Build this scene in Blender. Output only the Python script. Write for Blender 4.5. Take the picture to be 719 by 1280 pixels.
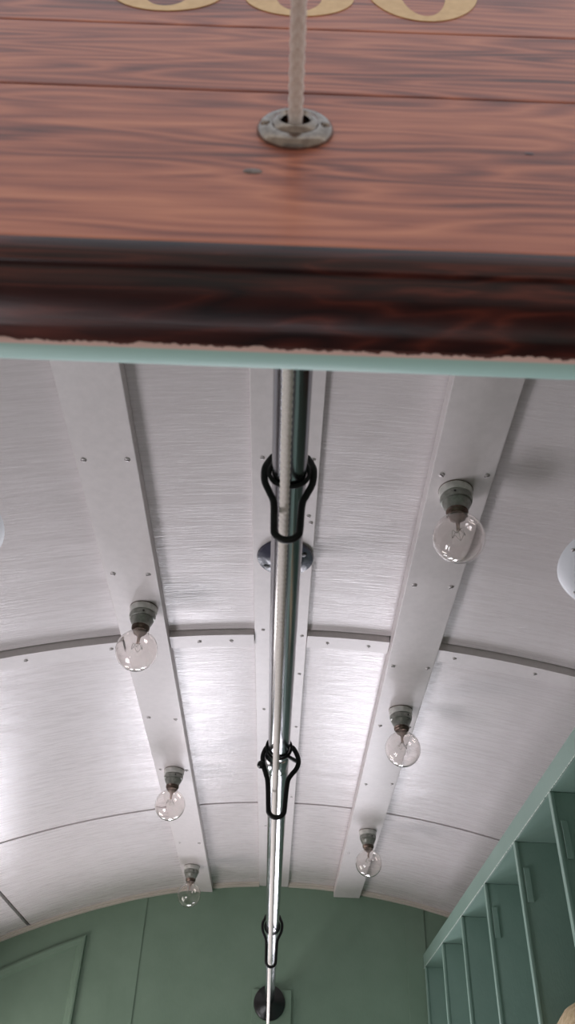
import bpy, bmesh, math, random
from mathutils import Vector, Matrix
random.seed(7)
S = bpy.context.scene
for o in list(bpy.data.objects): bpy.data.objects.remove(o, do_unlink=True)
COL = S.collection
PI = math.pi

# ------------------------------------------------------------------ camera
cam = bpy.data.cameras.new('camera'); camo = bpy.data.objects.new('camera', cam); COL.objects.link(camo)
_vy = Vector((332-359.5, 1490-640, 1010)).normalized()          # direction of the car's length, seen by the lens
_vz = Vector((412-359.5, -560-640, 1010)); _vz = (_vz - _vz.dot(_vy)*_vy).normalized()
_vx = _vy.cross(_vz)
Rw = Matrix((_vx, _vy, _vz))
camo.matrix_world = Matrix([[Rw[i][0], -Rw[i][1], -Rw[i][2], 0.0] for i in range(3)] + [[0, 0, 0, 1]])
cam.sensor_fit = 'VERTICAL'; cam.sensor_height = 36; cam.sensor_width = 36*719/1280
cam.lens = 1010*36/1280
cam.clip_start = 0.02
cam.dof.use_dof = True; cam.dof.focus_distance = 1.9; cam.dof.aperture_fstop = 11
S.camera = camo
S.view_settings.view_transform = 'Standard'; S.view_settings.look = 'None'
S.view_settings.gamma = 1; S.view_settings.use_curve_mapping = False
S.view_settings.exposure = 0.0

# ------------------------------------------------------------------ daylight
w = bpy.data.worlds.new('sky'); S.world = w; w.use_nodes = True
_nt = w.node_tree; _bg = _nt.nodes['Background']; _bg.inputs[1].default_value = 1.0
_tc = _nt.nodes.new('ShaderNodeTexCoord'); _sx = _nt.nodes.new('ShaderNodeSeparateXYZ'); _cr = _nt.nodes.new('ShaderNodeValToRGB')
_nt.links.new(_tc.outputs['Generated'], _sx.inputs[0]); _nt.links.new(_sx.outputs[2], _cr.inputs[0]); _nt.links.new(_cr.outputs[0], _bg.inputs[0])
_cr.color_ramp.elements[0].position = 0.0; _cr.color_ramp.elements[0].color = (.50, .44, .40, 1)     # ground
_cr.color_ramp.elements[1].position = .04; _cr.color_ramp.elements[1].color = (1.0, .98, .96, 1)      # hazy horizon
_e = _cr.color_ramp.elements.new(.5); _e.color = (.80, .86, .95, 1)

def area(name, loc, target, sx, sy, power, color):
    l = bpy.data.lights.new(name, 'AREA'); l.shape = 'RECTANGLE'; l.size = sx; l.size_y = sy
    l.energy = power; l.color = color
    o = bpy.data.objects.new(name, l); COL.objects.link(o); o.location = loc
    d = Vector(target) - Vector(loc); o.rotation_euler = d.to_track_quat('-Z', 'Y').to_euler()
    return o
area('daylight_end_window', (-0.30, 3.80, -0.06), (-0.30, 0, -0.06), .38, .86, 14, (.93, .91, 1.0))
area('daylight_end_window', (0.29, 3.80, -0.06), (0.29, 0, -0.06), .38, .86, 14, (.93, .91, 1.0))
area('daylight_door_window', (-.98, 3.80, -0.06), (-.98, 0, -0.06), .28, .86, 10, (.93, .91, 1.0))
area('daylight_side_and_fill', (-1.42, 3.08, -0.10), (0, 3.08, 0.0), .66, .9, 11, (1.0, .93, .90))
area('daylight_side_and_fill', (-1.40, 1.62, -0.55), (0, 1.45, 0.45), .8, .8, 26, (.97, .95, 1.0))  # fill light added to brighten the near ceiling, its low window invented

# ------------------------------------------------------------------ materials
def mat(name, col, rough=.5, metal=0, spec=.5, build=None, coat=0, trans=0, ior=None):
    m = bpy.data.materials.new(name); m.use_nodes = True
    nt = m.node_tree; b = nt.nodes['Principled BSDF']
    b.inputs['Base Color'].default_value = (*col, 1); b.inputs['Roughness'].default_value = rough
    b.inputs['Metallic'].default_value = metal; b.inputs['Specular IOR Level'].default_value = spec
    b.inputs['Coat Weight'].default_value = coat; b.inputs['Coat Roughness'].default_value = .18
    b.inputs['Transmission Weight'].default_value = trans
    if ior: b.inputs['IOR'].default_value = ior
    if build: build(nt, b)
    return m
def coords(nt, scale, loc=(0, 0, 0)):
    tc = nt.nodes.new('ShaderNodeTexCoord'); mp = nt.nodes.new('ShaderNodeMapping')
    mp.inputs['Scale'].default_value = scale; mp.inputs['Location'].default_value = loc
    nt.links.new(tc.outputs['Object'], mp.inputs[0]); return mp.outputs[0]
def noise(nt, vec, scale=5, detail=3, rough=.5, dist=0):
    n = nt.nodes.new('ShaderNodeTexNoise'); n.inputs['Scale'].default_value = scale
    n.inputs['Detail'].default_value = detail; n.inputs['Roughness'].default_value = rough
    n.inputs['Distortion'].default_value = dist
    nt.links.new(vec, n.inputs['Vector']); return n.outputs['Fac']
def ramp(nt, fac, stops):
    r = nt.nodes.new('ShaderNodeValToRGB'); e = r.color_ramp.elements
    while len(e) < len(stops): e.new(.5)
    for k, (p, c) in enumerate(stops): e[k].position = p; e[k].color = (*c, 1)
    nt.links.new(fac, r.inputs[0]); return r.outputs[0]
def bump(nt, b, h, strength, dist):
    n = nt.nodes.new('ShaderNodeBump'); n.inputs['Strength'].default_value = strength
    n.inputs['Distance'].default_value = dist
    nt.links.new(h, n.inputs['Height']); nt.links.new(n.outputs[0], b.inputs['Normal'])
def math_(nt, op, a, b=None, c=None):
    n = nt.nodes.new('ShaderNodeMath'); n.operation = op
    for i, v in enumerate((a, b, c)):
        if v is None: continue
        if isinstance(v, (int, float)): n.inputs[i].default_value = v
        else: nt.links.new(v, n.inputs[i])
    return n.outputs[0]
def mix(nt, fac, a, b):
    n = nt.nodes.new('ShaderNodeMix'); n.data_type = 'RGBA'
    nt.links.new(fac, n.inputs[0])
    for i, v in ((6, a), (7, b)):
        if isinstance(v, tuple): n.inputs[i].default_value = (*v, 1)
        else: nt.links.new(v, n.inputs[i])
    return n.outputs[2]

def white_brushed(nt, b):
    v = coords(nt, (4, 60, 4)); v2 = coords(nt, (1.2, 4.0, 1.2)); v3 = coords(nt, (1, 1, 1))
    f = noise(nt, v, 3, 4, .6); g = noise(nt, v2, 2, 2, .5); fine = noise(nt, v, 11, 2, .5)
    h = math_(nt, 'ADD', math_(nt, 'MULTIPLY', f, .6), math_(nt, 'MULTIPLY', g, 3.2))
    h = math_(nt, 'ADD', h, math_(nt, 'MULTIPLY', fine, .12))
    bump(nt, b, h, .27, .004)
    nt.links.new(ramp(nt, noise(nt, v3, 3, 4, .6), [(.3, (.66, .605, .61)), (.7, (.72, .665, .67))]), b.inputs['Base Color'])
    nt.links.new(ramp(nt, f, [(.3, (.20,)*3), (.7, (.36,)*3)]), b.inputs['Roughness'])
M_CEIL = mat('ceiling_white_gloss_paint', (.66, .62, .62), .32, build=white_brushed)
def white_trim(nt, b):
    v = coords(nt, (9, 9, 9)); f = noise(nt, v, 6, 4, .6)
    bump(nt, b, f, .10, .002)
    nt.links.new(ramp(nt, f, [(.3, (.66, .61, .61)), (.7, (.72, .665, .665))]), b.inputs['Base Color'])
M_TRIM = mat('trim_white_gloss_paint', (.66, .62, .62), .36, build=white_trim)
M_CREAM = mat('cornice_cream_paint', (.64, .58, .52), .5, build=lambda nt, b: bump(nt, b, noise(nt, coords(nt, (20, 20, 20)), 4), .4, .004))
M_GAP = mat('seam_dirt', (.07, .055, .05), .9, build=lambda nt, b: bump(nt, b, noise(nt, coords(nt, (30,)*3), 4), .4, .002))
def green(c0, c1):
    def f(nt, b):
        n = noise(nt, coords(nt, (2, 2, 2)), 3, 5, .6); k = noise(nt, coords(nt, (60, 60, 20)), 4, 3)
        nt.links.new(ramp(nt, n, [(.3, c0), (.7, c1)]), b.inputs['Base Color']); bump(nt, b, k, .25, .0015)
    return f
M_WALLG = mat('wall_green_paint', (.12, .22, .16), .5, build=green((.165, .250, .182), (.195, .285, .212)))
M_RACKG = mat('rack_green_paint', (.14, .26, .2), .38, build=green((.21, .315, .27), (.24, .35, .30)))
M_CHIP = mat('chipped_bare_edge', (.62, .68, .62), .5, build=lambda nt, b: nt.links.new(
    ramp(nt, noise(nt, coords(nt, (30, 60, 30)), 3, 3), [(.40, (.14, .26, .2)), (.47, (.66, .72, .66))]), b.inputs['Base Color']))
def casing(nt, b):
    tc = nt.nodes.new('ShaderNodeTexCoord'); s = nt.nodes.new('ShaderNodeSeparateXYZ'); nt.links.new(tc.outputs['Object'], s.inputs[0])
    n = noise(nt, coords(nt, (60, 10, 10)), 1, 5, .7)
    e = math_(nt, 'ADD', s.outputs[1], math_(nt, 'MULTIPLY', math_(nt, 'SUBTRACT', n, .5), .008))
    teal = math_(nt, 'GREATER_THAN', s.outputs[1], .3040)
    chips = math_(nt, 'GREATER_THAN', e, .3012)
    nt.links.new(mix(nt, teal, mix(nt, chips, (.10, .025, .018), (.82, .60, .54)), (.43, .66, .61)), b.inputs['Base Color'])
M_CASING = mat('door_casing_green_with_bare_pink_edge', (.3, .5, .45), .42, build=casing)

def oak(stops, grain_scale=1.0, rough=.34, bmp=.3):
    def f(nt, b):
        v = coords(nt, (1.6, 8, 26)); 
        big = noise(nt, v, 1.3*grain_scale, 3, .55, .6)
        rings = math_(nt, 'FRACT', math_(nt, 'MULTIPLY', big, 9))
        tri = math_(nt, 'ABSOLUTE', math_(nt, 'SUBTRACT', rings, .5))
        fine = noise(nt, coords(nt, (9, 60, 240)), 2, 5, .7)
        pat = math_(nt, 'ADD', math_(nt, 'MULTIPLY', tri, .75), math_(nt, 'MULTIPLY', fine, .55))
        tone = noise(nt, coords(nt, (2.2, 3, 8), (3, 1, 7)), 1.6, 2, .5)
        pat = math_(nt, 'ADD', pat, math_(nt, 'MULTIPLY', math_(nt, 'SUBTRACT', tone, .5), .7))
        nt.links.new(ramp(nt, pat, stops), b.inputs['Base Color'])
        bump(nt, b, fine, bmp, .0006); b.inputs['Roughness'].default_value = rough
    return f
def header_oak(nt, b):
    # each board its own offset, tone and figure
    tc = nt.nodes.new('ShaderNodeTexCoord'); sp = nt.nodes.new('ShaderNodeSeparateXYZ'); nt.links.new(tc.outputs['Object'], sp.inputs[0])
    bi = math_(nt, 'FLOOR', math_(nt, 'DIVIDE', math_(nt, 'SUBTRACT', sp.outputs[2], .597), .12))
    wn = nt.nodes.new('ShaderNodeTexWhiteNoise'); wn.noise_dimensions = '1D'; nt.links.new(math_(nt, 'ADD', bi, 11.3), wn.inputs['W'])
    cb = nt.nodes.new('ShaderNodeCombineXYZ')
    nt.links.new(math_(nt, 'ADD', math_(nt, 'MULTIPLY', sp.outputs[0], 1.3), math_(nt, 'MULTIPLY', wn.outputs['Value'], 20)), cb.inputs[0])
    nt.links.new(math_(nt, 'MULTIPLY', sp.outputs[1], 6), cb.inputs[1]); nt.links.new(math_(nt, 'MULTIPLY', sp.outputs[2], 11), cb.inputs[2])
    big = noise(nt, cb.outputs[0], 1.3, 2.5, .5, .15)
    rings = math_(nt, 'FRACT', math_(nt, 'MULTIPLY', big, 17))
    tri = math_(nt, 'POWER', math_(nt, 'ABSOLUTE', math_(nt, 'SUBTRACT', math_(nt, 'MULTIPLY', rings, 2), 1)), 1.6)
    fine = noise(nt, coords(nt, (7, 60, 200)), 2, 6, .75); mid = noise(nt, coords(nt, (2.5, 30, 60)), 1.6, 4, .6)
    tone = noise(nt, coords(nt, (2.4, 3, 9), (3, 1, 7)), 1.7, 3, .55)
    pat = math_(nt, 'ADD', math_(nt, 'MULTIPLY', tri, .26), math_(nt, 'MULTIPLY', fine, .42))
    pat = math_(nt, 'ADD', pat, math_(nt, 'MULTIPLY', math_(nt, 'SUBTRACT', mid, .5), .65))
    pat = math_(nt, 'ADD', pat, math_(nt, 'MULTIPLY', math_(nt, 'SUBTRACT', tone, .5), .55))
    pat = math_(nt, 'ADD', pat, math_(nt, 'MULTIPLY', math_(nt, 'SUBTRACT', wn.outputs['Value'], .5), .10))
    col = ramp(nt, pat, [(.0, (.085, .026, .017)), (.16, (.22, .066, .040)), (.32, (.37, .120, .066)), (.62, (.53, .200, .105))])
    nt.links.new(col, b.inputs['Base Color']); bump(nt, b, fine, .25, .0006)
M_OAK = mat('varnished_oak', (.3, .12, .08), .42, coat=.10, spec=.3, build=header_oak)
M_DARK = mat('dark_varnished_wood', (.06, .015, .01), .25, coat=.15, spec=.4, build=oak(
    [(.15, (.010, .004, .005)), (.5, (.045, .011, .009)), (.85, (.16, .036, .022))], 1.4, .36, .4))
M_GOLD = mat('gold_sign_paint', (.50, .30, .10), .45, build=lambda nt, b: nt.links.new(
    ramp(nt, noise(nt, coords(nt, (40,)*3), 3, 3), [(.3, (.60, .37, .15)), (.7, (.70, .46, .20))]), b.inputs['Base Color']))
M_NICKEL = mat('tarnished_nickel', (.42, .38, .33), .2, 1, build=lambda nt, b: nt.links.new(
    ramp(nt, noise(nt, coords(nt, (90,)*3), 2, 4), [(.25, (.17, .14, .12)), (.75, (.32, .275, .235))]), b.inputs['Base Color']))
M_STEEL = mat('polished_steel', (.38, .38, .40), .16, 1, build=lambda nt, b: nt.links.new(
    ramp(nt, noise(nt, coords(nt, (60, 2, 60)), 4, 4), [(.3, (.13,)*3), (.7, (.24,)*3)]), b.inputs['Roughness']))
M_ROPE = mat('cotton_cord', (.62, .57, .52), .9, build=lambda nt, b: nt.links.new(
    ramp(nt, noise(nt, coords(nt, (300,)*3), 2, 3), [(.3, (.70, .64, .59)), (.7, (.86, .80, .75))]), b.inputs['Base Color']))
M_RUBBER = mat('black_leather', (.004, .004, .0045), .5, spec=.3, build=lambda nt, b: bump(nt, b, noise(nt, coords(nt, (200,)*3), 2), .4, .0005))
M_IRON = mat('blue_black_enamel', (.035, .035, .06), .25, coat=.5, build=lambda nt, b: bump(nt, b, noise(nt, coords(nt, (40,)*3), 2, 4), .4, .002))
M_BLACK = mat('black_enamel', (.006, .006, .006), .3, build=lambda nt, b: bump(nt, b, noise(nt, coords(nt, (40,)*3), 2, 4), .3, .002))
M_PORC = mat('aged_porcelain', (.62, .61, .58), .3, build=lambda nt, b: nt.links.new(
    ramp(nt, noise(nt, coords(nt, (40,)*3), 2, 4), [(.35, (.54, .53, .50)), (.65, (.70, .68, .65))]), b.inputs['Base Color']))
M_SOCKET = mat('socket_grey_metal', (.13, .16, .14), .30, .35, build=lambda nt, b: nt.links.new(
    ramp(nt, noise(nt, coords(nt, (60,)*3), 2, 4), [(.35, (.22, .225, .20)), (.65, (.32, .325, .295))]), b.inputs['Base Color']))
M_BRASS = mat('tarnished_brass', (.16, .09, .06), .4, .9, build=lambda nt, b: nt.links.new(
    ramp(nt, noise(nt, coords(nt, (80,)*3), 2, 4), [(.35, (.12, .085, .07)), (.65, (.20, .15, .125))]), b.inputs['Base Color']))
M_GLASS = mat('clear_bulb_glass', (.985, .955, .94), .0, trans=1, ior=1.45)
M_STEM = mat('bulb_stem_glass', (.80, .68, .62), .3, trans=.5, ior=1.2)
M_FIL = mat('filament_wire', (.35, .32, .30), .3, 1)
M_SCREW = mat('painted_screw', (.58, .54, .54), .35, .2, build=lambda nt, b: bump(nt, b, noise(nt, coords(nt, (200,)*3), 2), .5, .001))
M_PLATE = mat('plate_white_enamel', (.68, .69, .73), .35, build=lambda nt, b: bump(nt, b, noise(nt, coords(nt, (20,)*3), 2), .2, .001))
M_FLOOR = mat('floor_boards', (.12, .09, .07), .6, build=oak([(.1, (.02, .014, .010)), (.8, (.07, .05, .038))]))
M_PLAT = mat('platform_planks', (.4, .36, .31), .7, build=oak([(.1, (.32, .28, .24)), (.8, (.50, .45, .40))]))
M_SACK = mat('tan_canvas', (.55, .42, .25), .9, build=lambda nt, b: (nt.links.new(
    ramp(nt, noise(nt, coords(nt, (30,)*3), 3, 5, .6), [(.3, (.42, .31, .17)), (.7, (.66, .53, .34))]), b.inputs['Base Color']),
    bump(nt, b, noise(nt, coords(nt, (160,)*3), 3, 3), .6, .003)))
M_SIDE = mat('side_wall_varnish', (.1, .05, .03), .5, build=oak([(.1, (.03, .012, .008)), (.8, (.085, .035, .022))]))

# ------------------------------------------------------------------ mesh helpers
def box(bm, x0, x1, y0, y1, z0, z1, mi=0, bev=0):
    vs = [bm.verts.new(p) for p in ((x0,y0,z0),(x1,y0,z0),(x1,y1,z0),(x0,y1,z0),(x0,y0,z1),(x1,y0,z1),(x1,y1,z1),(x0,y1,z1))]
    fs = [bm.faces.new([vs[i] for i in f]) for f in ((0,3,2,1),(4,5,6,7),(0,1,5,4),(1,2,6,5),(2,3,7,6),(3,0,4,7))]
    for f in fs: f.material_index = mi
    if bev:
        es = list({e for f in fs for e in f.edges})
        r = bmesh.ops.bevel(bm, geom=es, offset=bev, segments=2, affect='EDGES', profile=.6)
        for f in r['faces']: f.material_index = mi
def lathe(bm, prof, seg=32, center=(0,0,0), axis='Z', closed=False):
    """prof: list of (radius, height)"""
    c = Vector(center); rings = []
    for r, h in prof:
        ring = []
        if r < 1e-6:
            p = Vector((0, 0, h))
            ring = [bm.verts.new(c + (p if axis == 'Z' else Vector((0, h, 0))))]
        else:
            for k in range(seg):
                a = 2*PI*k/seg
                p = Vector((r*math.cos(a), r*math.sin(a), h)) if axis == 'Z' else Vector((r*math.cos(a), h, r*math.sin(a)))
                ring.append(bm.verts.new(c + p))
        rings.append(ring)
    pairs = list(zip(rings, rings[1:]))
    if closed: pairs.append((rings[-1], rings[0]))
    for A, B in pairs:
        for k in range(seg):
            k2 = (k+1) % seg
            if len(A) == 1 and len(B) == 1: continue
            if len(A) == 1: f = bm.faces.new((A[0], B[k2], B[k]))
            elif len(B) == 1: f = bm.faces.new((A[k], A[k2], B[0]))
            else: f = bm.faces.new((A[k], A[k2], B[k2], B[k]))
            f.smooth = True
def tube(bm, pts, rad, seg=12, closed=False, up=Vector((0, 1, .01))):
    pts = [Vector(p) for p in pts]; n = len(pts); rings = []
    for i, p in enumerate(pts):
        a = pts[(i-1) % n] if (closed or i > 0) else p
        b = pts[(i+1) % n] if (closed or i < n-1) else p
        t = (b-a).normalized(); u = up.cross(t)
        if u.length < 1e-3: u = Vector((1, 0, 0)).cross(t)
        u.normalize(); v = t.cross(u)
        r = rad(i/(n-1)) if callable(rad) else rad
        rings.append([bm.verts.new(p + r*(u*math.cos(2*PI*k/seg) + v*math.sin(2*PI*k/seg))) for k in range(seg)])
    for i in range(n if closed else n-1):
        A, B = rings[i], rings[(i+1) % n]
        for k in range(seg):
            f = bm.faces.new((A[k], A[(k+1) % seg], B[(k+1) % seg], B[k])); f.smooth = True
    if not closed:
        bm.faces.new(rings[0][::-1]); bm.faces.new(rings[-1])
def spline(ctrl, n=8, closed=False):
    P = [Vector(p) for p in ctrl]; N = len(P); out = []
    for i in range(N if closed else N-1):
        g = lambda j: P[j % N] if closed else P[max(0, min(N-1, j))]
        p0, p1, p2, p3 = g(i-1), g(i), g(i+1), g(i+2)
        for k in range(n):
            t = k/n
            out.append(.5*((2*p1) + (p2-p0)*t + (2*p0-5*p1+4*p2-p3)*t*t + (3*p1-p0-3*p2+p3)*t**3))
    if not closed: out.append(P[-1])
    return out
def obj(name, bm, mats, parent=None, loc=None):
    bmesh.ops.recalc_face_normals(bm, faces=bm.faces)
    for e in bm.edges:
        if len(e.link_faces) == 2 and e.calc_face_angle(0) > .7: e.smooth = False
    me = bpy.data.meshes.new(name); bm.to_mesh(me); bm.free()
    for m in (mats if isinstance(mats, (list, tuple)) else [mats]): me.materials.append(m)
    o = bpy.data.objects.new(name, me); COL.objects.link(o)
    if parent: o.parent = parent
    if loc: o.location = loc
    return o
def thing(name, label, cat, loc=(0, 0, 0), group=None):
    o = bpy.data.objects.new(name, None); COL.objects.link(o); o.location = loc
    o.empty_display_size = .02
    o['label'] = label; o['category'] = cat
    if group: o['group'] = group
    return o
def tag(o, label, cat, group=None):
    o['label'] = label; o['category'] = cat
    if group: o['group'] = group
    return o
def struct(name, bm, mats, parent=None, label=None):
    o = obj(name, bm, mats, parent)
    if not parent: o['kind'] = 'structure'
    if label: o['label'] = label
    return o
NB = bmesh.new

# ------------------------------------------------------------------ room shell
YW = 3.64; XL = -1.27; XR = .985; FL = -1.42
YI = .317; YF = .247
def arch(x): return 1.002 + .011*x - .195*x*x

def arch_slab(bm, x0, x1, y0, y1, zoff, thick, mi=0, step=.03, ny=1):
    n = max(2, int((x1-x0)/step)+1)
    rows = []
    for j in range(ny+1):
        y = y0 + (y1-y0)*j/ny
        rows.append(([bm.verts.new((x0+(x1-x0)*k/n, y, arch(x0+(x1-x0)*k/n)+zoff)) for k in range(n+1)],
                     [bm.verts.new((x0+(x1-x0)*k/n, y, arch(x0+(x1-x0)*k/n)+zoff+thick)) for k in range(n+1)]))
    for j in range(ny):
        (a, at), (b, bt) = rows[j], rows[j+1]
        for k in range(n):
            f = bm.faces.new((a[k], b[k], b[k+1], a[k+1])); f.smooth = True; f.material_index = mi
            f = bm.faces.new((at[k], at[k+1], bt[k+1], bt[k])); f.smooth = True; f.material_index = mi
        for s in (0, n):
            f = bm.faces.new((a[s], at[s], bt[s], b[s])); f.material_index = mi
    for j in (0, ny):
        a, at = rows[j]
        for k in range(n):
            f = bm.faces.new((a[k], a[k+1], at[k+1], at[k])); f.material_index = mi

bm = NB()
for (y0, y1) in ((YI, 1.612), (1.620, 2.702), (2.715, YW)):
    for (x0, x1) in ((XL, -1.009), (-.997, XR)):
        arch_slab(bm, x0, x1, y0, y1, 0, .0115, 0)
arch_slab(bm, XL-.05, XR+.05, YI-.012, YW+.05, .012, .03, 1)
struct('ceiling', bm, [M_CEIL, M_GAP])

bm = NB(); box(bm, XL-.05, XR+.05, YF, YW+.05, FL-.05, FL)
struct('floor', bm, M_FLOOR)
bm = NB(); box(bm, XL-.05, XR+.05, -1.3, YF-.001, FL-.05, FL)
struct('floor_platform', bm, M_PLAT)

# back wall with two windows below the frame of the picture
def wall_slab(bm, x0, x1, z0, y0, y1, z1=None):
    n = 24 if z1 is None else 1
    top = lambda x: (arch(x)+.003) if z1 is None else z1
    for k in range(n):
        a = x0+(x1-x0)*k/n; b = x0+(x1-x0)*(k+1)/n
        vs = [bm.verts.new(p) for p in ((a,y0,z0),(b,y0,z0),(b,y1,z0),(a,y1,z0),(a,y0,top(a)),(b,y0,top(b)),(b,y1,top(b)),(a,y1,top(a)))]
        for f in ((0,3,2,1),(4,5,6,7),(0,1,5,4),(2,3,7,6)) + (((3,0,4,7),) if k == 0 else ()) + (((1,2,6,5),) if k == n-1 else ()):
            bm.faces.new([vs[i] for i in f])
    bmesh.ops.remove_doubles(bm, verts=bm.verts, dist=1e-5)
WB = (.40, -.50)                                            # window head and sill
bm = NB()
wall_slab(bm, XL, XR, WB[0], YW, YW+.05)
for (a, b) in ((XL, -1.12), (-.84, -.49), (-.11, .10), (.48, XR)): box(bm, a, b, YW, YW+.05, WB[1], WB[0])
box(bm, XL, XR, YW, YW+.05, FL, WB[1])
wb = struct('wall_back', bm, M_WALLG)
def raised_board(x0, x1, th):
    bm = NB(); n = 4
    vs = []
    for k in range(n+1):
        x = x0+(x1-x0)*k/n
        vs.append([bm.verts.new(p) for p in ((x, YW-th, FL), (x, YW+.001, FL), (x, YW+.001, arch(x)-.002), (x, YW-th, arch(x)-.002))])
    for k in range(n):
        for i in range(4):
            bm.faces.new((vs[k][i], vs[k][(i+1)%4], vs[k+1][(i+1)%4], vs[k+1][i]))
    bm.faces.new(vs[0]); bm.faces.new(vs[-1][::-1])
    return bm
struct('trim_1', raised_board(-.633, -.540, .004), M_WALLG)
struct('trim_2', raised_board(.532, .612, .005), M_WALLG)
for n, (a, b) in enumerate(((-.49, -.11), (.10, .48), (-1.12, -.84))):
    bm = NB()
    for (x0, x1, z0, z1) in ((a, b, WB[0]-.03, WB[0]), (a, b, WB[1], WB[1]+.04), (a, a+.03, WB[1]+.04, WB[0]-.03), (b-.03, b, WB[1]+.04, WB[0]-.03)):
        box(bm, x0, x1, YW-.004, YW+.045, z0, z1, 0)
    struct('window_%d' % (n+1), bm, M_WALLG)

# arched door on the left of the end wall: a flat leaf with a raised moulding round it
def swept(path, prof):                                       # prof: (offset across, out of the wall)
    bm = NB(); n = len(path); rows = []
    for i, (x, z) in enumerate(path):
        a = path[max(0, i-1)]; b = path[min(n-1, i+1)]
        if 0 < i < n-1:
            t1 = Vector((x-a[0], z-a[1])).normalized(); t2 = Vector((b[0]-x, b[1]-z)).normalized()
            n1 = Vector((-t1.y, t1.x)); n2 = Vector((-t2.y, t2.x)); m = (n1+n2); m = m/ (m.length**2) * 2
        else:
            t = Vector((b[0]-a[0], b[1]-a[1])).normalized(); m = Vector((-t.y, t.x))
        rows.append([bm.verts.new((x+m.x*u, YW-v, z+m.y*u)) for u, v in prof])
    for r, s in zip(rows, rows[1:]):
        for k in range(len(prof)-1): bm.faces.new((r[k], r[k+1], s[k+1], s[k]))
    bm.faces.new(rows[0]); bm.faces.new(rows[-1][::-1])
    return bm
dtop = lambda x: .768 - .20*(x+.771)**2 + .425*(x+.771)*.88
path = [(-1.20, FL+.02)] + [(x, dtop(x)) for x in [-1.20+.429*k/16 for k in range(17)]] + [(-.765, FL+.02)]
bm = NB()
lp = [(-1.20, WB[0])] + path[1:-1] + [(-.765, WB[0])]
leaf = [bm.verts.new((x, YW-.003, z)) for x, z in lp]; leafb = [bm.verts.new((x, YW+.0005, z)) for x, z in lp]
for (a, b, c, d) in ((-1.20, -1.12, WB[1], WB[0]), (-.84, -.765, WB[1], WB[0]), (-1.20, -.765, FL+.02, WB[1])): box(bm, a, b, YW-.003, YW+.0005, c, d)
bm.faces.new(leaf); bm.faces.new(leafb[::-1])
for i in range(len(lp)): bm.faces.new((leaf[i], leaf[(i+1) % len(lp)], leafb[(i+1) % len(lp)], leafb[i]))
door = struct('door_1', bm, M_WALLG)
obj('door_moulding', swept(path, [(.004, 0), (.003, .015), (-.004, .017), (-.012, .012), (-.022, .010), (-.030, .003)][::1]), M_WALLG, door)

# side walls with windows out of the picture
LW = ((1.22, 2.02, -.98, -.12), (2.72, 3.45, -.55, .38))  # the nearer, unseen opening is added only to let the fill light in
def side_wall(name, x0, x1, holes, zt):
    bm = NB(); ys = YI
    for (a, b, z0, z1) in holes:
        box(bm, x0, x1, ys, a, FL, zt); box(bm, x0, x1, a, b, FL, z0); box(bm, x0, x1, a, b, z1, zt); ys = b
    box(bm, x0, x1, ys, YW, FL, zt)
    struct(name, bm, M_SIDE)
side_wall('wall_left', XL-.05, XL, LW, arch(XL)+.005)
side_wall('wall_right', XR, XR+.05, (), arch(XR)+.005)
for n, (a, b, c, d) in enumerate(LW):
    bm = NB()
    for (y0, y1, z0, z1) in ((a, b, d-.03, d), (a, b, c, c+.04), (a, a+.03, c+.04, d-.03), (b-.03, b, c+.04, d-.03)):
        box(bm, XL-.045, XL+.004, y0, y1, z0, z1)
    struct('window_%d' % (n+4), bm, M_SIDE)

# front wall: varnished tongue-and-groove boards above a doorway
DX = .52; HB = .40
bm = NB()
zs = [HB, .597, .717, .84, .96, 1.10]
for z0, z1 in zip(zs, zs[1:]): box(bm, XL-.05, XR+.05, YF, YF+.045, z0+.0004, z1-.0004, 0, .0022)
for (x0, x1) in ((XL-.05, -DX), (DX, XR+.05)):
    z = FL
    while z < HB-.01:
        z1 = min(HB, z+.13); box(bm, x0, x1, YF, YF+.045, z+.0004, z1-.0004, 0, .0022); z = z1
box(bm, XL-.05, XR+.05, YF+.040, YI, HB, 1.10, 1)
for (x0, x1) in ((XL-.05, -DX), (DX, XR+.05)): box(bm, x0, x1, YF+.040, YI, FL, HB, 1)
front = struct('wall_front', bm, [M_OAK, M_WALLG])
def extrude_x(prof, x0, x1, nx=1, smooth=True):
    bm = NB(); rows = []
    for k in range(nx+1):
        x = x0+(x1-x0)*k/nx; rows.append([bm.verts.new((x, y, z)) for y, z in prof])
    m = len(prof)
    for r, s in zip(rows, rows[1:]):
        for k in range(m):
            f = bm.faces.new((r[k], s[k], s[(k+1) % m], r[(k+1) % m])); f.smooth = smooth
    bm.faces.new(rows[0]); bm.faces.new(rows[-1][::-1])
    return bm
prof = [(YF+.002, HB), (YF-.001, HB-.001), (YF-.001, .394), (YF+.001, .3895), (YF+.005, .386), (YF+.008, .3865), (YF+.010, .3855),
        (YF+.013, .3815), (YF+.019, .3785), (YF+.028, .3775), (YF+.037, .3780), (YF+.043, .3800), (YF+.046, .3800), (YF+.0525, .3785), (YF+.0525, HB)]
struct('trim_3', extrude_x(prof, -DX, DX), M_DARK)
prof = [(YF+.053, HB), (YF+.053, .3795), (YF+.055, .3780), (YI-.002, .3780), (YI+.0005, .3800), (YI+.0005, HB)]
struct('trim_4', extrude_x(prof, -DX, DX), M_CASING)

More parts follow.
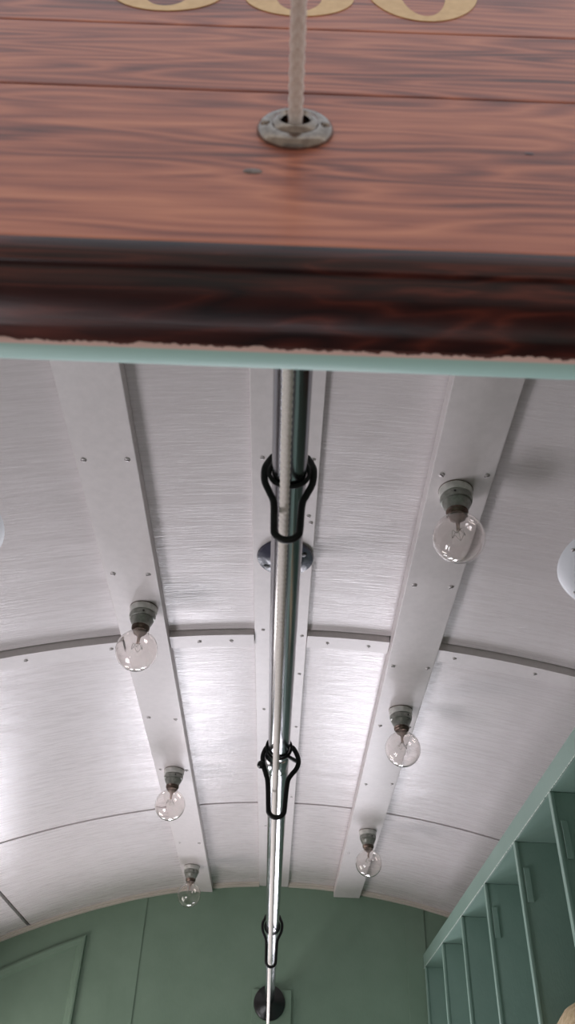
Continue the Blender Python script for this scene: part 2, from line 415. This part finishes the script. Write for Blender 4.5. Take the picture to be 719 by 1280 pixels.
# painted number on the boards
def digit(kind, xc, zb, wd, ht):
    bm = NB(); y = YF-.0007; N = 56
    def ring(cx, cz, rx, rz, ix, iz, a0=0, a1=2*PI, y=y):
        prev = None
        for k in range(N+1):
            a = a0+(a1-a0)*k/N; c, s = math.cos(a), math.sin(a)
            p = (bm.verts.new((cx+rx*c, y, cz+rz*s)), bm.verts.new((cx+ix*c, y, cz+iz*s)),
                 bm.verts.new((cx+ix*c, y+.0006, cz+iz*s)), bm.verts.new((cx+rx*c, y+.0006, cz+rz*s)))
            if prev:
                for i in range(4): bm.faces.new((prev[i], prev[(i+1) % 4], p[(i+1) % 4], p[i]))
            prev = p
    if kind == '0': ring(xc, zb+ht/2, wd/2, ht/2, wd/2*.42, ht/2-.011)
    if kind == '6':
        ring(xc, zb+ht*.3, wd/2, ht*.3, wd/2*.42, ht*.3-.011)
        ring(xc, zb+ht/2, wd/2, ht/2, wd/2*.45, ht/2-.011, PI*.22, PI*1.12, y-.0003)
    return obj('painted_digit', bm, M_GOLD, front)
digit('6', -.124, .7445, .096, .150)['label'] = 'first gold digit of the painted number'
digit('6', -.011, .7430, .094, .150)['label'] = 'middle gold digit, behind the cord'
digit('0', .096, .7415, .098, .150)['label'] = 'last gold digit of the painted number'
# knots and plugged nail holes in the boards
for (x, z, r, sq) in ((-.0325, .482, .0062, .55), (.144, .518, .0032, .6)):
    bm = NB()
    bmesh.ops.create_uvsphere(bm, u_segments=20, v_segments=10, radius=r, matrix=Matrix.Translation((x, YF, z)) @ Matrix.Diagonal((1, .12, sq, 1)))
    for f in bm.faces: f.smooth = True
    obj('wood_plug', bm, M_BRASS if r > .005 else M_DARK, front)

# ------------------------------------------------------------------ ceiling trims (flat boards screwed to the arched ceiling)
def screw_mesh():
    bm = NB(); lathe(bm, [(0, -.0018), (.0025, -.0017), (.0042, -.001), (.0047, .0003), (.0047, .002)], 14)
    box(bm, -.0038, .0038, -.0005, .0005, -.00215, -.0016, 1)
    me = bpy.data.meshes.new('screw'); bmesh.ops.recalc_face_normals(bm, faces=bm.faces); bm.to_mesh(me); bm.free()
    me.materials.append(M_SCREW); me.materials.append(M_GAP); return me
SCREW = screw_mesh()
def screw(parent, x, y, z, tilt=0, s=1):
    o = bpy.data.objects.new('screw', SCREW); COL.objects.link(o); o.parent = parent
    o.location = (x, y, z); o.rotation_euler = (0, tilt, random.uniform(0, PI)); o.scale = (s*1.2,)*3
    return o
bm = NB(); box(bm, -.379, -.272, YI+.002, YW-.001, .957, .984, 0, .002); ls = struct('trim_5', bm, M_TRIM)
bm = NB(); box(bm, .238, .347, YI+.002, YW-.001, .957, .988, 0, .002); rs = struct('trim_6', bm, M_TRIM)
bm = NB(); box(bm, -.076, .046, YI+.002, YW-.001, .990, 1.006, 0, .0015); cs = struct('trim_7', bm, M_TRIM)
for y in (.66, 1.018, 1.35, 2.01, 2.36, 3.02):
    for x in (-.361, -.287): screw(ls, x+random.uniform(-.003, .003), y+random.uniform(-.006, .006), .957)
for y in (.66, 1.018, 1.355, 1.685, 2.005, 2.40, 3.05):
    for x in (.254, .333): screw(rs, x+random.uniform(-.003, .003), y+random.uniform(-.006, .006), .957)
for (x, y) in ((-.056, 1.03), (.034, 1.03), (.032, 1.185), (.037, 1.205), (-.056, 1.60), (.034, 1.62), (.034, 1.80), (-.055, 2.0), (.034, 2.1), (.034, 2.62), (-.05, 2.9)):
    screw(cs, x, y, .990, 0, .8)
for k, (x0, x1, xs_) in enumerate(((XL, -.380, (-.94, -.76, -.594, -.405)), (-.271, -.077, (-.204, -.130)), (.047, .237, (.094, .190)), (.348, XR, (.389, .57, .76)))):
    bm = NB(); arch_slab(bm, x0, x1, 1.614, 1.664, -.019 if k in (0, 3) else -.016, .020)
    t = struct('trim_%d' % (8+k), bm, M_TRIM)
    for x in xs_: screw(t, x, 1.640, arch(x)-(.019 if k in (0, 3) else .016), math.atan(.39*x), .9)
# cornice where the ceiling meets the end wall
segs = ((XL, -.380), (-.271, -.077), (.047, .237), (.348, XR))
for k, (x0, x1) in enumerate(segs):
    bm = NB(); arch_slab(bm, x0, x1, YW-.030, YW-.0005, -.007, .0065)
    arch_slab(bm, x0, x1, YW-.018, YW-.0008, -.014, .0065)
    struct('trim_%d' % (12+k), bm, M_CREAM)

# round cover plates beyond the strips
def cover_plate(x, y, label):
    t = thing('cover_plate', label, 'plate', (x, y, arch(x)), 'round plates on the ceiling')
    t.rotation_euler = (0, math.atan(.39*x-.011), 0)
    bm = NB(); lathe(bm, [(0, -.006), (.11, -.006), (.142, -.0055), (.149, -.003), (.150, .0005), (.150, .004), (0, .004)], 72)
    obj('disc', bm, M_PLATE, t)
    for k in range(6):
        a = 2*PI*k/6 + .22
        o = screw(t, .133*math.cos(a), .133*math.sin(a), -.0055); o.scale = (1, 1, 1.3)
    return t
cover_plate(-.680, 1.165, 'white round ceiling plate cut off by the left edge of the photo')
cover_plate(.663, 1.235, 'white round ceiling plate cut off by the right edge, above the green rack')

# ------------------------------------------------------------------ bare bulb lights
def make_light():
    t = thing('ceiling_light', '', 'light', (0, 0, 0), 'bare bulb lights along the two ceiling boards')
    bm = NB(); lathe(bm, [(0, 0), (.0325, 0), (.0345, -.002), (.0345, -.014), (.0325, -.018), (.0265, -.0205), (0, -.0205)], 40)
    obj('porcelain_base', bm, M_PORC, t)
    bm = NB(); lathe(bm, [(.031, -.0007), (.0352, -.0008), (.0352, -.0024), (.031, -.0026)], 40, closed=True)
    obj('base_rim', bm, M_BRASS, t)
    bm = NB(); lathe(bm, [(0, -.0200), (.0275, -.0200), (.0275, -.0216), (.0300, -.0222), (.0302, -.027), (.0285, -.0335), (.0252, -.0350), (.0252, -.0362), (.0268, -.0375), (.0240, -.045), (.0205, -.052), (.0200, -.056), (0, -.056)], 40)
    so = obj('socket', bm, M_SOCKET, t)
    for a in (2.1, 4.9):
        bm = NB(); bmesh.ops.create_uvsphere(bm, u_segments=10, v_segments=6, radius=.0030, matrix=Matrix.Translation((.0285*math.cos(a), .0285*math.sin(a), -.027)))
        obj('socket_screw', bm, M_BLACK, so)
    bm = NB(); lathe(bm, [(0, -.0555), (.0196, -.0555), (.0205, -.058), (.0190, -.060), (.0202, -.062), (.0188, -.066), (.0165, -.0685), (0, -.0685)], 36)
    obj('collar', bm, M_BRASS, t)
    # bulb: neck flowing into a globe
    R = .0440; zc = -.1150
    prof = [(.0150, -.0670)]
    a0 = math.asin(.0195/R)
    prof.append((.0163, -.0700))
    for k in range(25):
        a = a0 + (PI-a0)*k/24
        prof.append((R*math.sin(a) if k < 24 else 0, zc + R*math.cos(a)))
    inner = [((r-.0009) if r > .001 else 0, z + (.0009 if z < zc else 0)) for r, z in prof][::-1]
    inner[0] = (0, zc-R+.0009)
    bm = NB(); lathe(bm, prof + inner, 48, closed=True)
    bulb = obj('glass_bulb', bm, M_GLASS, t)
    bm = NB(); lathe(bm, [(.0148, -.0688), (.0135, -.074), (.0070, -.0790), (.0036, -.083), (.0030, -.0960), (.0042, -.0985), (0, -.0995)], 24)
    obj('stem', bm, M_STEM, bulb)
    bm = NB()
    pts = []
    for k in range(9):
        a = 2*PI*k/8; rr = .011; pts.append((rr*math.cos(a), rr*math.sin(a), -.109 + (.006 if k % 2 else -.004)))
    tube(bm, spline(pts, 5), .00035, 6, up=Vector((0, 0, 1)))
    for k in range(0, 8, 2):
        a = 2*PI*k/8; tube(bm, [(.002*math.cos(a), .002*math.sin(a), -.097), (.011*math.cos(a), .011*math.sin(a), -.113)], .0003, 6)
    obj('filament', bm, M_FIL, bulb)
    for ch in t.children:
        if ch.name.startswith('glass_bulb'):
            for m_ in (ch.data, *[c.data for c in ch.children]):
                for v in m_.vertices: v.co.z += .0103
        else:
            k = .86 if ch.name.startswith('base') or ch.name.startswith('porcelain') else .94
            for m_ in (ch.data, *[c.data for c in ch.children]):
                for v in m_.vertices: v.co = (v.co.x*k, v.co.y*k, v.co.z*.85)
    return t
def copy_tree(o, parent=None):
    c = o.copy(); COL.objects.link(c)
    if parent: c.parent = parent
    for ch in list(o.children): copy_tree(ch, c)
    return c
spots = [(-.312, 1.478, 'largest clear bulb on the left ceiling board, level with the cross batten'),
         (-.322, 2.357, 'middle of three bare bulbs on the left ceiling board, just before the thin seam'),
         (-.334, 3.290, 'farthest bulb on the left ceiling board, hanging against the green end wall'),
         (.287, 1.060, 'biggest and nearest bare globe bulb, high on the right ceiling board'),
         (.298, 1.908, 'middle of three globe bulbs on the right ceiling board, beyond the cross batten'),
         (.302, 2.818, 'farthest and smallest bulb on the right ceiling board, near the green rack')]
proto = make_light()
for i, (x, y, lab) in enumerate(spots):
    t = proto if i == 0 else copy_tree(proto)
    t.location = (x, y, .957); t['label'] = lab
    t.rotation_euler = (0, .05 if (i == 3) else .0, random.uniform(-.5, .5))

# ------------------------------------------------------------------ centre pole
PZ = .573; PR = .0182
px = lambda y: -.004 - .0030*(y-.48)
pole = thing('ceiling_pole', 'long polished steel pole running under the centre of the white ceiling', 'pole', (0, 0, 0))
bm = NB(); tube(bm, [(px(y), y, PZ) for y in (YI, 1.2, 2.2, YW-.012)], PR, 48, up=Vector((0, 0, 1)))
obj('rod', bm, M_STEEL, pole)
# rosette on the end wall with its board
bm = NB(); lathe(bm, [(0, -.0), (.058, 0), (.061, -.003), (.060, -.008), (.050, -.013), (.030, -.017), (.024, -.022), (0, -.022)], 48, (px(YW), YW-.013, PZ-.012), 'Y')
obj('end_rosette', bm, M_BLACK, pole)
bm = NB(); box(bm, -.081, .072, YW-.0135, YW, .40, .607, 0, .002); obj('mounting_board', bm, M_WALLG, pole)['label'] = 'green board behind the black rosette'
# flange and stem up to the ceiling
FX, FY = -.010, 1.315
bm = NB(); lathe(bm, [(0, .9902), (.056, .9902), (.058, .987), (.056, .982), (.040, .978), (.024, .975), (.018, .968), (0, .968)], 48, (FX, FY, 0))
fl = obj('ceiling_flange', bm, M_IRON, pole)
for k in range(4):
    a = PI/4 + k*PI/2 + .25
    bm = NB(); lathe(bm, [(0, .9765), (.005, .977), (.0075, .980), (.0075, .984), (0, .984)], 16, (FX+.042*math.cos(a), FY+.042*math.sin(a), 0))
    obj('flange_screw', bm, M_BLACK, fl)
bm = NB(); tube(bm, [(FX, FY, .972), (FX, FY, PZ+.012)], .0125, 24); obj('hanger_rod', bm, M_BLACK, pole)
bm = NB(); lathe(bm, [(PR-.004, -.028), (.0207, -.028), (.0215, -.026), (.0215, .026), (.0207, .028), (PR-.004, .028)], 40, (FX, FY+.03, PZ), 'Y', closed=True)
obj('clamp_sleeve', bm, M_STEEL, pole)

# ------------------------------------------------------------------ bell cord and its loops
cz = [(-.9, .560), (.247, .5365), (.621, .524), (1.30, .503), (2.50, .487), (3.70, .462)]
def cord_z(y):
    for (a, za), (b, zb) in zip(cz, cz[1:]):
        if y <= b: return za + (zb-za)*(y-a)/(b-a)
    return cz[-1][1]
cx_ = lambda y: -.0078 - .0008*(y-.25) - .0018*max(0, y-.6)
bm = NB(); ys = []; y = -.9
while y < 3.655: ys.append(y); y += .0012 if y < 1.1 else .003
rings = []; seg = 20
for y in ys:
    ph = y/.0165*PI*2
    r = [bm.verts.new((cx_(y) + (.0044+.0007*abs(math.sin(2*a+ph)) * abs(math.sin(2*a-ph)) ** .5)*math.cos(a), y,
                       cord_z(y) + (.0044+.0007*abs(math.sin(2*a+ph)) * abs(math.sin(2*a-ph)) ** .5)*math.sin(a))) for a in (2*PI*k/seg for k in range(seg))]
    rings.append(r)
for A, B in zip(rings, rings[1:]):
    for k in range(seg):
        f = bm.faces.new((A[k], A[(k+1) % seg], B[(k+1) % seg], B[k])); f.smooth = True
bm.faces.new(rings[0]); bm.faces.new(rings[-1][::-1])
tag(obj('bell_cord', bm, M_ROPE), 'off-white braided cord running through the wooden header and along under the steel pole', 'rope')

# grommet on the header
g = thing('grommet', 'tarnished nickel ring grommet on the varnished boards with the cord through it', 'grommet', (-.0078, YF, .5375))
bm = NB()
prof = [(.0095, -.002), (.0095, -.0075), (.0115, -.0095), (.0145, -.0080), (.0155, -.0062), (.0175, -.0068), (.0215, -.0062), (.0245, -.0038), (.0255, -.0012), (.0255, .0005)]
lathe(bm, prof, 56, (0, 0, 0), 'Y'); obj('ring', bm, M_NICKEL, g)
bm = NB(); lathe(bm, [(.0060, -.0008), (.0100, -.0010), (.0100, .0004), (.0060, .0004)], 40, (0, 0, 0), 'Y', closed=True); obj('lining', bm, M_BLACK, g)
for sx in (-1, 1):
    bm = NB(); lathe(bm, [(0, -.0083), (.0022, -.0078), (.0033, -.0062), (.0033, -.004)], 16, (sx*.0195, 0, -.002), 'Y'); obj('screw_head', bm, M_NICKEL, g)

def cord_loop(y, bl, br, zbot, nar, label, rad=.0037, extra=False):
    x = px(y); t = thing('cord_loop', label, 'loop', (x, y, PZ), 'black loops carrying the cord under the pole')
    bm = NB(); R = PR + .0026
    tube(bm, [(R*math.cos(2*PI*k/40), -.004+.001*math.sin(2*PI*k/40), R*math.sin(2*PI*k/40)) for k in range(40)], .0024, 12, True)
    obj('ring', bm, M_RUBBER, t)
    zb = zbot-PZ
    L = [(-.0185, .004, .030), (-.0225, .002, .020), (bl, 0, .008), (bl+.001, 0, -.010), (-nar-.005, 0, -.026), (-nar-.0005, 0, -.040)]
    Rr = [(-(-nar-.0005), 0, -.040), (nar+.005, 0, -.026), (br-.001, 0, -.010), (br, 0, .008), (.0225, .002, .020), (.0185, .004, .030)]
    if extra:
        L = [(-.0200, .006, .004), (-.0235, .004, -.002), (bl, 0, -.016), (bl+.002, 0, -.031), (-nar-.006, 0, -.045), (-nar-.002, 0, -.060)]
        Rr = [(nar+.002, 0, -.060), (nar+.007, 0, -.047), (br-.003, 0, -.034), (br, 0, -.020), (br-.006, 0, -.004), (.0225, .003, .004)]
    U = [(-nar*.92*math.cos(a), 0, zb+nar*.95-nar*.95*math.sin(a)) for a in (PI*k/6 for k in range(7))]
    c = L + U + Rr
    bm = NB(); tube(bm, spline(c, 5), rad, 12); obj('hanging_strap', bm, M_RUBBER, t)
    if extra:
        bm = NB(); tube(bm, [(.011, .004, -.010), (br-.001, .002, -.022)], .0035, 12, up=Vector((0, 0, 1))); obj('pin', bm, M_BLACK, t)
        bm = NB(); bmesh.ops.create_uvsphere(bm, u_segments=20, v_segments=12, radius=.0068, matrix=Matrix.Translation((bl-.002, 0, -.030)))
        for f in bm.faces: f.smooth = True
        obj('knob', bm, M_BLACK, t)
    return t
cord_loop(.621, -.0260, .0255, .487, .0138, 'nearest and largest black cord loop on the pole, in front of the ceiling flange')
cord_loop(1.30, -.0265, .0335, .457, .0140, 'middle black cord loop on the pole, with a knob and side ring', .0040, True)
cord_loop(2.50, -.0275, .0275, .472, .0145, 'farthest and smallest black cord loop on the pole, against the green end wall', .0038)

# ------------------------------------------------------------------ green rack along the right wall
rack = thing('pigeonhole_rack', 'tall green painted rack of open upright compartments along the right wall', 'rack', (.60, 2.4, -.15))
def rpart(name, x0, x1, y0, y1, z0, z1, m=M_RACKG, bev=.002, label=None, mi=0):
    bm = NB(); ox, oy, oz = .60, 2.4, -.15
    box(bm, x0-ox, x1-ox, y0-oy, y1-oy, z0-oz, z1-oz, 0, bev)
    o = obj(name, bm, m, rack)
    if label: o['label'] = label
    return o
R0 = 1.385; ZT = .752
rpart('top_board', .6005, XR-.002, R0, YW-.007, .704, ZT-.001)
rpart('front_rail', .598, .6015, R0, YW-.007, .7045, ZT)
rpart('worn_edge', .5972, .5985, R0, YW-.007, .7030, .7048, M_CHIP, 0, 'pale chipped lower edge of the top rail')
rpart('back_panel', XR-.016, XR-.003, R0, YW-.007, -.12, .703)
rpart('bottom_board', .600, XR-.002, R0, YW-.007, -.15, -.12)
rpart('end_panel', .602, XR-.004, YW-.020, YW-.008, -.12, .703)
rpart('plinth', .63, XR-.003, R0, YW-.007, FL, -.15)
for y in (1.40, 1.765, 2.10, 2.465, 2.83, 3.20, 3.60):
    rpart('divider', .606, XR-.017, y+.004, y+.014, -.119, .7035, bev=.001)
    rpart('divider_edge', .598, .6065, y, y+.018, -.119, .7035, bev=.0025)
    if y < 2.6: rpart('cleat', .611, .626, y-.001, y+.0045, .560, .640, bev=.001)

# canvas sack standing in the rack
bm = NB(); n, m = 40, 26
rows = []
for j in range(m+1):
    t = j/m; row = []
    z = -.119 + .445*(1-(1-t)**1.0) if t < .85 else None
    for k in range(n):
        a = 2*PI*k/n
        if t < .8: rr = 1.0 + .06*math.sin(t*6); zz = -.119 + .36*t/.8
        else:
            u = (t-.8)/.2; rr = math.cos(u*PI/2)**.45 * (1.0+.06*math.sin(.8*6)); zz = .241 + .085*math.sin(u*PI/2)
        rr *= 1 + .05*math.sin(5*a+t*4) + .03*math.sin(9*a-t*9) + .02*math.sin(3*a+t*15)
        sx = .120; sy = .142
        ca = math.copysign(abs(math.cos(a))**.6, math.cos(a)); sa = math.copysign(abs(math.sin(a))**.6, math.sin(a))
        row.append(bm.verts.new((.705+sx*rr*ca, 1.962+sy*rr*sa*.84, zz + .010 + .10*rr*math.cos(a)*max(0, t-.7)*.4 + .012*math.sin(4*a)*max(0, t-.6)*math.sin(min(1, (1-t)*5)*PI/2))))
    rows.append(row)
for A, B in zip(rows, rows[1:]):
    for k in range(n):
        f = bm.faces.new((A[k], A[(k+1) % n], B[(k+1) % n], B[k])); f.smooth = True
bm.faces.new(rows[0][::-1])
bmesh.ops.remove_doubles(bm, verts=bm.verts, dist=1e-4)
tag(obj('canvas_sack', bm, M_SACK), 'tan canvas sack at the bottom right corner, standing inside the green rack', 'sack')
